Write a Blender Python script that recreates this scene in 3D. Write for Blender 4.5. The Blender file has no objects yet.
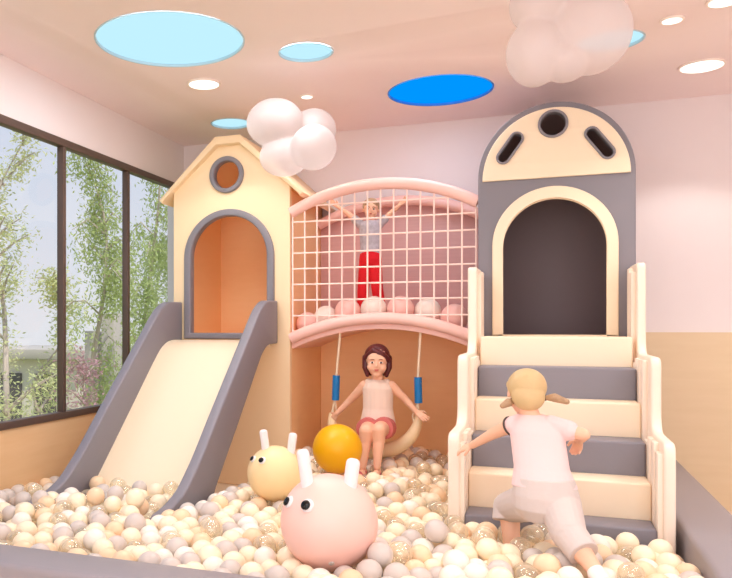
import bpy, bmesh, math, random
import numpy as np
from mathutils import Vector, Matrix, Quaternion
from mathutils.bvhtree import BVHTree

random.seed(7)
sc = bpy.context.scene
COL = sc.collection
EYE = 1.25            # height of the camera above the room floor; all z below are given from eye level and lifted at the end
FLOOR, CEIL = -1.25, 1.605
MAT_TOP = -1.15       # top of the padded pit floor
XL, XR, YB, YF = -2.95, 3.2, 6.15, -1.6

# ------------------------------------------------------------------ materials
def lin(c):
    return tuple(((v/255)/12.92 if v/255 <= .04045 else ((v/255+.055)/1.055)**2.4) for v in c) + (1,)

def mat(name, rgb, rough=.5, bump=0, bscale=60, var=0, vscale=4, spec=.4, sheen=0, metallic=0, sub=0, coat=0):
    m = bpy.data.materials.new(name); m.use_nodes = True
    nt = m.node_tree; b = nt.nodes['Principled BSDF']
    b.inputs['Base Color'].default_value = lin(rgb)
    b.inputs['Roughness'].default_value = rough
    b.inputs['Specular IOR Level'].default_value = spec
    b.inputs['Metallic'].default_value = metallic
    if coat: b.inputs['Coat Weight'].default_value = coat
    if sheen: b.inputs['Sheen Weight'].default_value = sheen
    if sub:
        b.inputs['Subsurface Weight'].default_value = sub
        b.inputs['Subsurface Radius'].default_value = (.03, .015, .01)
    tc = nt.nodes.new('ShaderNodeTexCoord')
    if var:
        n = nt.nodes.new('ShaderNodeTexNoise'); n.inputs['Scale'].default_value = vscale; n.inputs['Detail'].default_value = 5
        nt.links.new(tc.outputs['Object'], n.inputs['Vector'])
        mx = nt.nodes.new('ShaderNodeMixRGB')
        c = lin(rgb)
        mx.inputs[1].default_value = tuple(v*(1-var) for v in c[:3])+(1,)
        mx.inputs[2].default_value = tuple(min(1, v*(1+var)) for v in c[:3])+(1,)
        nt.links.new(n.outputs['Fac'], mx.inputs[0]); nt.links.new(mx.outputs[0], b.inputs['Base Color'])
    if bump:
        n2 = nt.nodes.new('ShaderNodeTexNoise'); n2.inputs['Scale'].default_value = bscale; n2.inputs['Detail'].default_value = 3
        nt.links.new(tc.outputs['Object'], n2.inputs['Vector'])
        bp = nt.nodes.new('ShaderNodeBump'); bp.inputs['Strength'].default_value = bump; bp.inputs['Distance'].default_value = .01
        nt.links.new(n2.outputs['Fac'], bp.inputs['Height']); nt.links.new(bp.outputs[0], b.inputs['Normal'])
    return m

def wood(name, rgb, dark, scale=(1.5, 1.5, 14), rough=.5):
    m = mat(name, rgb, rough); nt = m.node_tree; b = nt.nodes['Principled BSDF']
    tc = nt.nodes.new('ShaderNodeTexCoord'); mp = nt.nodes.new('ShaderNodeMapping'); mp.inputs['Scale'].default_value = scale
    n = nt.nodes.new('ShaderNodeTexNoise'); n.inputs['Scale'].default_value = 3; n.inputs['Detail'].default_value = 8
    mx = nt.nodes.new('ShaderNodeMixRGB'); mx.inputs[1].default_value = lin(dark); mx.inputs[2].default_value = lin(rgb)
    nt.links.new(tc.outputs['Object'], mp.inputs[0]); nt.links.new(mp.outputs[0], n.inputs['Vector'])
    nt.links.new(n.outputs['Fac'], mx.inputs[0]); nt.links.new(mx.outputs[0], b.inputs['Base Color'])
    return m

def emis(name, rgb, k):
    m = bpy.data.materials.new(name); m.use_nodes = True; nt = m.node_tree
    nt.nodes.remove(nt.nodes['Principled BSDF'])
    e = nt.nodes.new('ShaderNodeEmission'); e.inputs[0].default_value = lin(rgb); e.inputs[1].default_value = k
    nt.links.new(e.outputs[0], nt.nodes['Material Output'].inputs[0])
    return m

def clear_mat(name, tint, base=.12, edge=.75, gloss_rgb=(255, 250, 240), rough=.08, diff=0, diff_rgb=(255, 255, 255)):
    """thin clear or milky plastic skin: see-through face on, glossy toward the rim"""
    m = bpy.data.materials.new(name); m.use_nodes = True; nt = m.node_tree
    nt.nodes.remove(nt.nodes['Principled BSDF'])
    t = nt.nodes.new('ShaderNodeBsdfTransparent'); t.inputs[0].default_value = lin(tint)
    g = nt.nodes.new('ShaderNodeBsdfGlossy'); g.inputs['Color'].default_value = lin(gloss_rgb); g.inputs['Roughness'].default_value = rough
    lw = nt.nodes.new('ShaderNodeLayerWeight'); lw.inputs[0].default_value = .45
    mr = nt.nodes.new('ShaderNodeMapRange'); mr.inputs['To Min'].default_value = base; mr.inputs['To Max'].default_value = edge
    nt.links.new(lw.outputs['Facing'], mr.inputs['Value'])
    mx = nt.nodes.new('ShaderNodeMixShader')
    nt.links.new(mr.outputs[0], mx.inputs[0]); nt.links.new(t.outputs[0], mx.inputs[1])
    if diff:
        d = nt.nodes.new('ShaderNodeBsdfDiffuse'); d.inputs[0].default_value = lin(diff_rgb)
        tl = nt.nodes.new('ShaderNodeBsdfTranslucent'); tl.inputs[0].default_value = lin(diff_rgb)
        m1 = nt.nodes.new('ShaderNodeMixShader'); m1.inputs[0].default_value = .5
        nt.links.new(d.outputs[0], m1.inputs[1]); nt.links.new(tl.outputs[0], m1.inputs[2])
        m2 = nt.nodes.new('ShaderNodeMixShader'); m2.inputs[0].default_value = diff
        nt.links.new(g.outputs[0], m2.inputs[1]); nt.links.new(m1.outputs[0], m2.inputs[2])
        nt.links.new(m2.outputs[0], mx.inputs[2])
    else:
        nt.links.new(g.outputs[0], mx.inputs[2])
    nt.links.new(mx.outputs[0], nt.nodes['Material Output'].inputs[0])
    return m

M = dict(
    ceiling=mat('ceiling_paint', (247, 233, 234), .9, var=.02),
    wall=mat('wall_paint', (235, 228, 229), .9, var=.02),
    wallwood=wood('wall_wood_laminate', (230, 210, 178), (222, 200, 164), (1, 1, 9), .6),
    sill=wood('sill_wood', (236, 200, 156), (226, 186, 138), (9, 1, 9), .6),
    floor=mat('floor_vinyl', (232, 215, 195), .35, var=.04),
    frame=mat('window_frame_metal', (92, 74, 66), .45),
    cream=mat('cream_padding', (244, 226, 198), .45, bump=.04, bscale=120),
    house=mat('house_cream_padding', (247, 221, 182), .5, bump=.04, bscale=120),
    tan=wood('tan_panel_bounce_tint', (254, 214, 164), (248, 206, 152), (2, 2, 10), .55),  # tan made more orange to hold warm light bounced between the panels
    grey=mat('grey_vinyl_padding', (130, 127, 135), .5, bump=.05, bscale=150),
    greyw=mat('grey_vinyl_wall_padding', (148, 142, 146), .42, bump=.05, bscale=90),
    greydark=mat('dark_grey_vinyl', (100, 90, 98), .5),
    inside=mat('taupe_inner_padding', (148, 130, 132), .6),
    pink=mat('pink_padding', (244, 200, 190), .4, bump=.03),
    pinkpanel=wood('pink_back_panel', (220, 180, 176), (208, 164, 162), (1, 1, 30), .6),
    net=mat('net_cord', (255, 228, 218), .6),
    slide=mat('slide_surface', (244, 226, 196), .32, spec=.5),
    rail=mat('rail_white_padding', (246, 230, 212), .4),
    rope=mat('swing_rope', (246, 226, 196), .8, bump=.5, bscale=300),
    blue=mat('blue_rubber', (20, 120, 190), .4),
    swing=mat('swing_seat_plastic', (250, 226, 184), .35),
    yellow=mat('yellow_rubber', (238, 176, 4), .35, bump=.05, bscale=200),
    cyel=mat('pale_yellow_rubber', (246, 218, 166), .4),
    cpink=mat('pale_pink_rubber', (246, 202, 190), .4),
    white=mat('white_rubber', (238, 232, 232), .45),
    black=mat('black_gloss', (12, 10, 10), .15),
    skin=mat('skin', (240, 190, 160), .5, sub=.08),
    hair1=mat('dark_brown_hair', (88, 34, 36), .3, bump=.2, bscale=50, var=.25, vscale=40),
    hair2=mat('blond_hair', (208, 180, 132), .5, bump=.15, bscale=60, var=.05, vscale=30),
    hair3=mat('light_brown_hair', (178, 146, 112), .5, bump=.6, bscale=90, var=.2, vscale=60),
    top1=mat('beige_jersey', (232, 208, 192), .85, bump=.1, bscale=80, sheen=.2),
    short1=mat('rose_shorts', (206, 116, 112), .85, bump=.1, bscale=80),
    shoe1=mat('rose_sandal', (206, 104, 112), .5),
    top2=mat('pale_pink_jersey', (240, 206, 204), .85, bump=.1, bscale=80, sheen=.2),
    pants2=mat('off_white_cotton', (208, 196, 190), .85, bump=.12, bscale=60),
    trim2=mat('dark_armhole_trim', (90, 76, 70), .8),
    sock2=mat('white_sock', (248, 232, 224), .8),
    top3=mat('grey_printed_jersey', (184, 180, 188), .85, var=.35, vscale=38),
    pants3=mat('red_cotton', (214, 22, 36), .8, bump=.1, bscale=80),
    shoe3=mat('dark_shoe', (60, 44, 50), .5),
    lips=mat('lip_skin', (206, 112, 100), .5),
    brow=mat('brow_hair', (110, 66, 50), .8),
    eyew=mat('eye_white', (240, 232, 226), .3),
    iris=mat('eye_iris', (50, 30, 22), .2),
    bcream=mat('ball_cream', (248, 233, 204), .35),
    bgrey=mat('ball_grey', (208, 198, 190), .35),
    bpeach=mat('ball_peach', (240, 210, 174), .35),
    bwhite=mat('ball_white', (242, 234, 222), .35),
    bclear=clear_mat('ball_clear', (255, 254, 248), .30, .62, (255, 252, 242), .10, .66, (255, 244, 222)),
    cloud=clear_mat('cloud_film', (255, 253, 252), .62, .56, (255, 255, 255), .4, .97, (230, 223, 223)),
    glass=clear_mat('window_glass', (250, 252, 254), .008, .06, (255, 255, 255), .01),
    discA=emis('pale_blue_light', (194, 241, 255), 1.04),
    discB=emis('bright_blue_light', (0, 150, 255), 1.04),
    down=emis('white_lamp', (255, 250, 242), 2.2),
    trimA=mat('pale_blue_lamp_rim', (190, 220, 235), .5),
    trimB=mat('blue_lamp_rim', (60, 150, 240), .5),
    trimW=mat('white_lamp_rim', (250, 240, 232), .5),
    bark=mat('bark', (186, 170, 156), .9, bump=.6, bscale=20, var=.2, vscale=10),
    leafA=mat('leaf_pale', (214, 216, 160), .7, var=.25, vscale=2),
    leafB=mat('leaf_green', (184, 196, 130), .7, var=.3, vscale=2),
    leafC=mat('leaf_purple', (196, 156, 160), .7, var=.3, vscale=3),
    lawn=mat('lawn', (150, 160, 100), .9, var=.3, vscale=1),
    paviwall=mat('pavilion_wall', (226, 214, 200), .8), paviroof=mat('pavilion_roof', (186, 176, 166), .8),
    pavidark=mat('pavilion_opening', (100, 92, 92), .4),
)
for k in ('leafA', 'leafB', 'leafC'):
    nt = M[k].node_tree; b = nt.nodes['Principled BSDF']
    tl = nt.nodes.new('ShaderNodeBsdfTranslucent'); tl.inputs[0].default_value = b.inputs['Base Color'].default_value
    mx = nt.nodes.new('ShaderNodeMixShader'); mx.inputs[0].default_value = .4
    nt.links.new(b.outputs[0], mx.inputs[1]); nt.links.new(tl.outputs[0], mx.inputs[2]); nt.links.new(mx.outputs[0], nt.nodes['Material Output'].inputs[0])

# ------------------------------------------------------------------ object helpers
def thing(name, label, cat, loc=(0, 0, 0), group=None):
    o = bpy.data.objects.new(name, None); COL.objects.link(o); o.location = loc
    o.empty_display_size = .1
    o['label'] = label; o['category'] = cat
    if group: o['group'] = group
    return o

def tag(o, label, cat, group=None):
    o['label'] = label; o['category'] = cat
    if group: o['group'] = group
    return o

def finish_mesh(me, mats, angle=40):
    for m in (mats if isinstance(mats, (list, tuple)) else [mats]): me.materials.append(m)
    me.polygons.foreach_set('use_smooth', [True]*len(me.polygons))
    if angle: me.set_sharp_from_angle(angle=math.radians(angle))

def obj(name, src, mats, parent=None, label=None, angle=40):
    """src: bmesh or mesh in world (eye level) coordinates"""
    if isinstance(src, bmesh.types.BMesh):
        me = bpy.data.meshes.new(name); src.to_mesh(me); src.free()
    else:
        me = src; me.name = name
    if not me.materials: finish_mesh(me, mats, angle)
    o = bpy.data.objects.new(name, me); COL.objects.link(o)
    if parent is not None:
        o.parent = parent
        top = parent; off = Vector((0, 0, 0))
        while top is not None: off += top.location; top = top.parent
        me.transform(Matrix.Translation(-off))
    if label: o['label'] = label
    return o

def struct(name, src, mats, label=None, parent=None):
    o = obj(name, src, mats, parent)
    if parent is None: o['kind'] = 'structure'; o['category'] = name.split('_')[0]
    if label: o['label'] = label
    return o

def recentre(o):
    """move a mesh object's origin to its own base centre"""
    vs = [v.co for v in o.data.vertices]
    c = Vector((sum(v.x for v in vs)/len(vs), sum(v.y for v in vs)/len(vs), min(v.z for v in vs)))
    o.data.transform(Matrix.Translation(-c)); o.location += c
    return o

def bx(bm, x0, x1, y0, y1, z0, z1, bev=0, seg=2):
    r = bmesh.ops.create_cube(bm, size=1)
    vs = r['verts']
    for v in vs:
        v.co = Vector((x0+(v.co.x+.5)*(x1-x0), y0+(v.co.y+.5)*(y1-y0), z0+(v.co.z+.5)*(z1-z0)))
    if bev:
        es = list({e for v in vs for e in v.link_edges})
        bmesh.ops.bevel(bm, geom=es, offset=bev, segments=seg, affect='EDGES', profile=.5)
    return bm

def box(x0, x1, y0, y1, z0, z1, bev=0, seg=2):
    return bx(bmesh.new(), x0, x1, y0, y1, z0, z1, bev, seg)

def ell(bm, c, r, rot=None, u=20, v=12):
    if not hasattr(r, '__len__'): r = (r, r, r)
    m = Matrix.Translation(Vector(c)) @ (rot.to_4x4() if rot is not None else Matrix()) @ Matrix.Diagonal((*r, 1))
    bmesh.ops.create_uvsphere(bm, u_segments=u, v_segments=v, radius=1, matrix=m)

def cone(bm, a, ra, b, rb, seg=14, caps=True):
    a, b = Vector(a), Vector(b); d = b-a
    if d.length < 1e-6: return
    q = d.to_track_quat('Z', 'Y')
    bmesh.ops.create_cone(bm, cap_ends=caps, segments=seg, radius1=ra, radius2=rb, depth=d.length,
                          matrix=Matrix.Translation((a+b)/2) @ q.to_matrix().to_4x4())

def cap(bm, a, ra, b, rb, seg=14):
    cone(bm, a, ra, b, rb, seg); ell(bm, a, ra, None, seg, 8); ell(bm, b, rb, None, seg, 8)

def tube(pts, r, seg=14, closed=False, caps=True):
    """swept tube along points; r a number or a list"""
    bm = bmesh.new(); n = len(pts); pts = [Vector(p) for p in pts]
    rs = r if hasattr(r, '__len__') else [r]*n
    rings = []; up = None
    for i, p in enumerate(pts):
        t = (pts[min(i+1, n-1)]-pts[max(i-1, 0)]).normalized()
        if up is None:
            up = Vector((0, 0, 1)) if abs(t.z) < .9 else Vector((1, 0, 0))
        s = t.cross(up).normalized(); up = s.cross(t).normalized()
        rings.append([bm.verts.new(p+(s*math.cos(a)+up*math.sin(a))*rs[i]) for a in (2*math.pi*k/seg for k in range(seg))])
    for i in range(n-1):
        for k in range(seg):
            bm.faces.new((rings[i][k], rings[i][(k+1) % seg], rings[i+1][(k+1) % seg], rings[i+1][k]))
    if caps:
        bm.faces.new(rings[0][::-1]); bm.faces.new(rings[-1])
    bmesh.ops.recalc_face_normals(bm, faces=bm.faces)
    return bm

def smooth_path(pts, n=8):
    """Catmull-Rom through points"""
    P = [Vector(p) for p in pts]; P = [2*P[0]-P[1]]+P+[2*P[-1]-P[-2]]; out = []
    for i in range(1, len(P)-2):
        for k in range(n):
            t = k/n
            out.append(.5*((2*P[i])+(P[i+1]-P[i-1])*t+(2*P[i-1]-5*P[i]+4*P[i+1]-P[i+2])*t*t+(3*P[i]-P[i-1]-3*P[i+1]+P[i+2])*t**3))
    out.append(P[-2]); return out

def eval_mesh(o):
    bpy.context.view_layer.update()
    dg = bpy.context.evaluated_depsgraph_get()
    me = bpy.data.meshes.new_from_object(o.evaluated_get(dg))
    return me

def plate(outline, holes, a0, a1, axis='Y', bev=.006):
    """flat padded board with holes: outline in (x,z) extruded along y (axis Y), or in (y,z) extruded along x (axis X)"""
    cu = bpy.data.curves.new('c', 'CURVE'); cu.dimensions = '2D'; cu.fill_mode = 'BOTH'
    for pl in [outline]+list(holes):
        s = cu.splines.new('POLY'); s.points.add(len(pl)-1)
        for p, q in zip(s.points, pl): p.co = (q[0], q[1], 0, 1)
        s.use_cyclic_u = True
    th = (a1-a0)/2
    cu.extrude = th-bev; cu.bevel_depth = bev; cu.bevel_resolution = 2; cu.offset = -bev
    o = bpy.data.objects.new('c', cu); COL.objects.link(o)
    me = eval_mesh(o)
    bpy.data.objects.remove(o); bpy.data.curves.remove(cu)
    mid = (a0+a1)/2
    if axis == 'Y':
        me.transform(Matrix(((1, 0, 0, 0), (0, 0, -1, mid), (0, 1, 0, 0), (0, 0, 0, 1))))
    elif axis == 'X':
        me.transform(Matrix(((0, 0, 1, mid), (1, 0, 0, 0), (0, 1, 0, 0), (0, 0, 0, 1))))
    else:
        me.transform(Matrix.Translation((0, 0, mid)))
    me.materials.clear()
    bm = bmesh.new(); bm.from_mesh(me); bmesh.ops.remove_doubles(bm, verts=bm.verts, dist=1e-5); bpy.data.meshes.remove(me)
    return bm

def arc(cx, cz, r, a0, a1, n=32, rz=None):
    rz = rz or r
    return [(cx+r*math.cos(math.radians(a0+(a1-a0)*i/n)), cz+rz*math.sin(math.radians(a0+(a1-a0)*i/n))) for i in range(n+1)]

def circ(cx, cz, r, n=40): return arc(cx, cz, r, 0, 360, n)[:-1]

def archway(x0, x1, z0, ztop, n=32):
    r = (x1-x0)/2; cx = (x0+x1)/2
    return [(x1, z0)]+arc(cx, ztop-r, r, 0, 180, n)+[(x0, z0)]

def slot(p, q, r, n=12):
    p, q = Vector(p), Vector(q); a = math.degrees(math.atan2(q.y-p.y, q.x-p.x))
    return arc(q.x, q.y, r, a-90, a+90, n)+arc(p.x, p.y, r, a+90, a+270, n)

def rounded(pts, r, n=5):
    """round the corners of a closed polygon"""
    out = []; N = len(pts)
    for i in range(N):
        a, b, c = Vector(pts[i-1]), Vector(pts[i]), Vector(pts[(i+1) % N])
        ri = r[i] if hasattr(r, '__len__') else r
        d1, d2 = (a-b), (c-b)
        k = min(ri, d1.length*.45, d2.length*.45)
        if k < 1e-4: out.append(tuple(b)); continue
        p, q = b+d1.normalized()*k, b+d2.normalized()*k
        for j in range(n+1):
            t = j/n; out.append(tuple((1-t)**2*p+2*t*(1-t)*b+t*t*q))
    return out

def fuse(bm, voxel=.005, smooth=4, fac=.5, cuts=()):
    """melt overlapping closed shapes into one continuous surface"""
    me = bpy.data.meshes.new('f'); bm.to_mesh(me); bm.free()
    o = bpy.data.objects.new('f', me); COL.objects.link(o)
    r = o.modifiers.new('r', 'REMESH'); r.mode = 'VOXEL'; r.voxel_size = voxel
    if smooth:
        s = o.modifiers.new('s', 'SMOOTH'); s.factor = fac; s.iterations = smooth
    out = eval_mesh(o); bpy.data.objects.remove(o); bpy.data.meshes.remove(me)
    b = bmesh.new(); b.from_mesh(out); bpy.data.meshes.remove(out)
    for co, no in cuts:      # cut away what lies on the normal's side, leaving a clean hem
        r = bmesh.ops.bisect_plane(b, geom=b.verts[:]+b.edges[:]+b.faces[:], plane_co=co, plane_no=no, clear_outer=True)
        es = [e for e in r['geom_cut'] if isinstance(e, bmesh.types.BMEdge) and e.is_valid]
        bmesh.ops.holes_fill(b, edges=es, sides=0)
    return b

# ------------------------------------------------------------------ the room
struct('floor', box(XL-.1, XR+.1, YF-.1, YB+.1, FLOOR-.1, FLOOR), M['floor'], 'pale floor around the ball pit')
DISCS = [(-1.919, 3.825, .415), (-1.268, 4.265, .16), (-.641, 5.292, .345), (-2.25, 5.538, .16), (.35, 4.72, .17), (.9, 1.6, .40), (-1.3, .5, .40), (2.0, 3.4, .40), (.9, -.7, .3)]
DISCS = [(x*1.012, y*1.012, r*1.012) for x, y, r in DISCS]
struct('ceiling', plate([(XL-.1, YF-.1), (XR+.1, YF-.1), (XR+.1, YB+.1), (XL-.1, YB+.1)], [circ(x, y, r, 64) for x, y, r in DISCS], CEIL, CEIL+.12, 'Z', .001), M['ceiling'], 'peach painted ceiling with round lights')
struct('wall_back', box(XL-.1, XR+.1, YB, YB+.12, FLOOR, CEIL), M['wall'], 'pale pink wall behind the play set')
struct('wall_right', box(XR, XR+.12, YF, YB, FLOOR, CEIL), M['wall'])
bm = bmesh.new(); bx(bm, XL-.1, XR+.1, YF-.12, YF, FLOOR, -.9); bx(bm, XL-.1, XR+.1, YF-.12, YF, 1.35, CEIL); bx(bm, XL-.1, XL+.4, YF-.12, YF, -.9, 1.35); bx(bm, XR-.4, XR+.1, YF-.12, YF, -.9, 1.35)
struct('wall_front', bm, M['wall'])
bm = bmesh.new()
for x in (XL+.4, -1.3, .1, 1.5, XR-.44): bx(bm, x, x+.04, YF-.07, YF-.03, -.9, 1.35)
bx(bm, XL+.4, XR-.4, YF-.07, YF-.03, -.9, -.86); bx(bm, XL+.4, XR-.4, YF-.07, YF-.03, 1.31, 1.35)
struct('window_added', bm, M['frame'], 'added wide window opposite the play set, for front fill light')  # unseen window, added so soft fill can enter from the front
struct('trim_1', box(.56, XR, YB-.02, YB, FLOOR, -.03), M['wallwood'], 'pale wood wall panelling on the lower back wall')
WY0, WY1, WZ0, WZ1 = 1.0, 6.11, -.60, 1.25
bm = bmesh.new()
bx(bm, XL-.14, XL, YF, YB, WZ1, CEIL)
bx(bm, XL-.14, XL, YF, WY0, WZ0, WZ1)
bx(bm, XL-.14, XL, WY1, YB, WZ0, WZ1)
struct('wall_left', bm, M['wall'], 'pink wall around the wide window')
struct('wall_left_below', box(XL-.14, XL+.002, YF, YB, FLOOR, WZ0), M['sill'], 'tan wood panelling below the wide window')
win = bpy.data.objects.new('window_1', None); COL.objects.link(win); win.location = (XL, 3.5, WZ0)
win['kind'] = 'structure'; win['label'] = 'wide window in dark brown frames, trees outside'; win['category'] = 'window'
bm = bmesh.new()
bx(bm, XL-.05, XL+.012, WY0, WY1, WZ0, WZ0+.045, .004); bx(bm, XL-.05, XL+.012, WY0, WY1, WZ1-.05, WZ1, .004)
bx(bm, XL-.05, XL+.011, WY0, WY0+.05, WZ0+.05, WZ1-.05, .004); bx(bm, XL-.05, XL+.011, WY1-.05, WY1, WZ0+.05, WZ1-.05, .004)
obj('window_frame', bm, M['frame'], win)
ys = [WY0+.05, 1.77, 2.62, 3.47, 4.32, 5.17, WY1-.05]
for y in ys[1:-1]:
    obj('mullion', box(XL-.045, XL+.006, y-.017, y+.017, WZ0+.04, WZ1-.045, .004), M['frame'], win)
for a, b_ in zip(ys[:-1], ys[1:]):
    obj('pane', box(XL-.03, XL-.024, a+.016, b_-.016, WZ0+.044, WZ1-.048), M['glass'], win)

# ------------------------------------------------------------------ ceiling lights
def disc_light(x, y, r, m, tm, label, cat, name, group=None, drop=.022, lift=.012):
    t = thing(name, label, cat, (x, y, CEIL-.012), group)
    def ring(r0, r1, z0, z1):
        return plate(circ(0, 0, r1, 64), [circ(0, 0, r0, 64)], z0, z1, 'Z', .002)
    b = ring(r, r+.012, CEIL-drop, CEIL-.0005); b.transform(Matrix.Translation((x, y, 0)))
    obj('rim', b, tm, t)
    b = bmesh.new(); bmesh.ops.create_cone(b, cap_ends=True, segments=64, radius1=r-.001, radius2=r-.001, depth=.006, matrix=Matrix.Translation((x, y, CEIL-lift)))
    obj('diffuser', b, m, t)
    return t
def recessed_light(x, y, r, m, tm, label, group=None):
    t = thing('ceiling_light', label, 'ceiling light', (x, y, CEIL), group)
    b = plate(circ(0, 0, r-.001, 64), [circ(0, 0, r-.010, 64)], CEIL-.003, CEIL+.016, 'Z', .002); b.transform(Matrix.Translation((x, y, 0)))
    obj('rim', b, tm, t)
    b = bmesh.new(); bmesh.ops.create_cone(b, cap_ends=True, segments=64, radius1=r-.001, radius2=r-.001, depth=.01, matrix=Matrix.Translation((x, y, CEIL+.020)))
    obj('diffuser', b, m, t)
recessed_light(*DISCS[0], M['discA'], M['trimA'], 'largest pale blue round ceiling light, at the upper left')
recessed_light(*DISCS[1], M['discA'], M['trimA'], 'small pale blue round ceiling light beside the largest one')
recessed_light(*DISCS[2], M['discB'], M['trimB'], 'bright deep blue round ceiling light')
recessed_light(*DISCS[3], M['discA'], M['trimA'], 'small pale blue round ceiling light above the playhouse roof')
recessed_light(*DISCS[4], M['discA'], M['trimA'], 'pale blue round ceiling light half hidden by the right cloud')
for q in DISCS[5:]: recessed_light(*q, M['discA'], M['trimA'], 'added pale blue round ceiling light far in front of the play set, for soft fill', 'added fill lights out of view')  # extra unseen discs, added for soft light from the front
DL = [(-2.066, 4.612, .098, 'white round downlight just below the largest pale blue light'),
      (-1.516, 5.124, .038, 'tiny white downlight above the left cloud'),
      (.902, 5.419, .115, 'large white downlight at the right edge of the ceiling'),
      (.623, 4.552, .046, 'small white downlight right of the right cloud'),
      (.823, 4.381, .066, 'white downlight cut by the top right corner of the photo')]
for x, y, r, l in DL:
    disc_light(x, y, r, M['down'], M['trimW'], l, 'downlight', 'downlight', drop=.012, lift=.008)

# ------------------------------------------------------------------ pit walls and mat
pit = thing('ball_pit_border', 'low grey padded wall around the ball pit', 'padded pit wall', (0, 2.4, FLOOR))
obj('front_wall', box(XL+.01, .56, 2.27, 2.49, FLOOR+.002, -.85, .022, 4), M['greyw'], pit)
obj('side_wall', box(.56, .81, 2.27, YB-.025, FLOOR+.002, -.85, .022, 4), M['greyw'], pit)
obj('floor_mat', box(XL+.012, .558, 2.492, YB-.01, FLOOR+.002, MAT_TOP), M['cream'], pit, 'cream mat under the balls')

# ------------------------------------------------------------------ playhouse
HX0, HX1, HY = -2.605, -1.68, 5.25
HC = (HX0+HX1)/2
house = thing('playhouse', 'cream playhouse with an arched door, round window and pitched roof', 'playhouse', (HC, HY, MAT_TOP))
zt = lambda x: min(1.35, .945+(min(x-(HC-.56), (HC+.56)-x))*.86)   # underside of the roof
out = [(HX0, MAT_TOP+.002), (HX1, MAT_TOP+.002), (HX1, zt(HX1)), (HC+.09, 1.35), (HC-.09, 1.35), (HX0, zt(HX0))]
DX0, DX1, DZ0, DZT = -2.458, -1.845, -.04, .83
doorh = archway(DX0, DX1, DZ0, DZT)
WC = (-2.166, 1.13)
obj('front_panel', plate(out, [doorh, circ(*WC, .105)], HY, HY+.05), M['house'], house)
obj('side_panel', box(HX0, HX0+.04, HY+.05, 6.12, MAT_TOP+.002, .99), M['tan'], house, 'left side panel, tan with painted bounce light')
obj('side_panel', box(HX1-.04, HX1, HY+.05, 6.12, MAT_TOP+.002, .99), M['tan'], house, 'right side panel, tan with painted bounce light')
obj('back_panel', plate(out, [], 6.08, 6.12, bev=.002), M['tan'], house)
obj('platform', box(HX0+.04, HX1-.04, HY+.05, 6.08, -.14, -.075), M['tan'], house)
ro = [(HC-.56, .965), (HC-.535, .94), (HC-.52, .965), (HC-.09, 1.345), (HC+.09, 1.345), (HC+.535, .955), (HC+.55, .93), (HC+.575, .955), (HC+.1, 1.405), (HC-.1, 1.405)]
obj('roof', plate(ro, [], HY-.055, 6.13, bev=.008), M['house'], house)
fo = archway(DX0-.05, DX1+.05, DZ0-.04, DZT+.045)
obj('door_frame', plate(fo, [archway(DX0+.004, DX1-.004, DZ0+.004, DZT-.004)], HY-.025, HY+.052, bev=.01), M['grey'], house, 'grey arched door frame')
obj('window_frame', plate(circ(*WC, .135), [circ(*WC, .1)], HY-.025, HY+.052, bev=.01), M['grey'], house, 'grey ring around the round window')

# ------------------------------------------------------------------ slide
SX0, SX1 = -2.58, -1.76
slide = thing('slide', 'cream slide with thick grey side panels below the playhouse door', 'slide', ((SX0+SX1)/2, 4.2, MAT_TOP))
side = [(HY-.03, .194), (4.99, .19), (4.86, .125), (4.114, -.53), (3.90, -.725), (3.71, -.865), (3.56, -.915), (3.42, -.935), (3.38, -.97), (3.38, MAT_TOP+.003),
        (3.95, MAT_TOP+.003), (4.10, -.93), (4.42, -.63), (4.90, -.17), (5.02, -.115), (HY-.03, -.11)]
side = rounded(side, [.01, .08, .08, .1, .1, .1, .1, .03, .03, .01, .1, .05, .1, .1, .06, .01])
obj('side_panel', plate(side, [], SX0, SX0+.065, 'X', .012), M['grey'], slide)
obj('side_panel', plate(side, [], SX1-.065, SX1, 'X', .012), M['grey'], slide)
top = smooth_path([(0, HY-.03, -.088), (0, 5.05, -.088), (0, 4.93, -.115), (0, 4.80, -.20), (0, 4.44, -.53), (0, 3.99, -.94), (0, 3.85, -1.03), (0, 3.70, -1.075), (0, 3.50, -1.09)], 6)
sp = [(p.y, p.z) for p in top]
bot = [(y+.05, z-.05) for y, z in reversed(sp)]; bot[-1] = (HY-.03, -.14); bot[0] = (3.5, -1.14)
obj('slide_surface', plate(sp+bot, [], SX0+.06, SX1-.06, 'X', .003), M['slide'], slide)

# ------------------------------------------------------------------ net bridge
BX0, BX1, BY, BYB = HX1+.003, -.395, 5.27, 6.10
bridge = thing('net_bridge', 'pink arched bridge with a white climbing net between playhouse and tower', 'net bridge', ((BX0+BX1)/2, BY, MAT_TOP))
def beam_pts(ends, mid, y, inset=.0, n=28):
    x0, x1 = BX0+inset, BX1-inset; h = mid-ends; w = (x1-x0)/2; R = (w*w+h*h)/(2*h); cx = (x0+x1)/2; cz = mid-R
    a = math.asin(w/R)
    return [(cx+R*math.sin(-a+2*a*i/n), y, cz+R*math.cos(-a+2*a*i/n)) for i in range(n+1)]
upper, lower = beam_pts(.825, .99, BY), beam_pts(-.075, .068, BY)
obj('upper_beam', tube(upper, .04, 18), M['pink'], bridge)
obj('lower_beam', tube(lower, .04, 18), M['pink'], bridge)
obj('upper_beam', tube(beam_pts(.825, .985, BYB-.10), .04, 18), M['pink'], bridge, 'rear pink top beam')
def beam_z(pts, x):
    for a, b_ in zip(pts[:-1], pts[1:]):
        if a[0] <= x <= b_[0]: return a[2]+(b_[2]-a[2])*(x-a[0])/(b_[0]-a[0])
    return pts[0][2] if x < pts[0][0] else pts[-1][2]
bm = bmesh.new()
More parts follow.
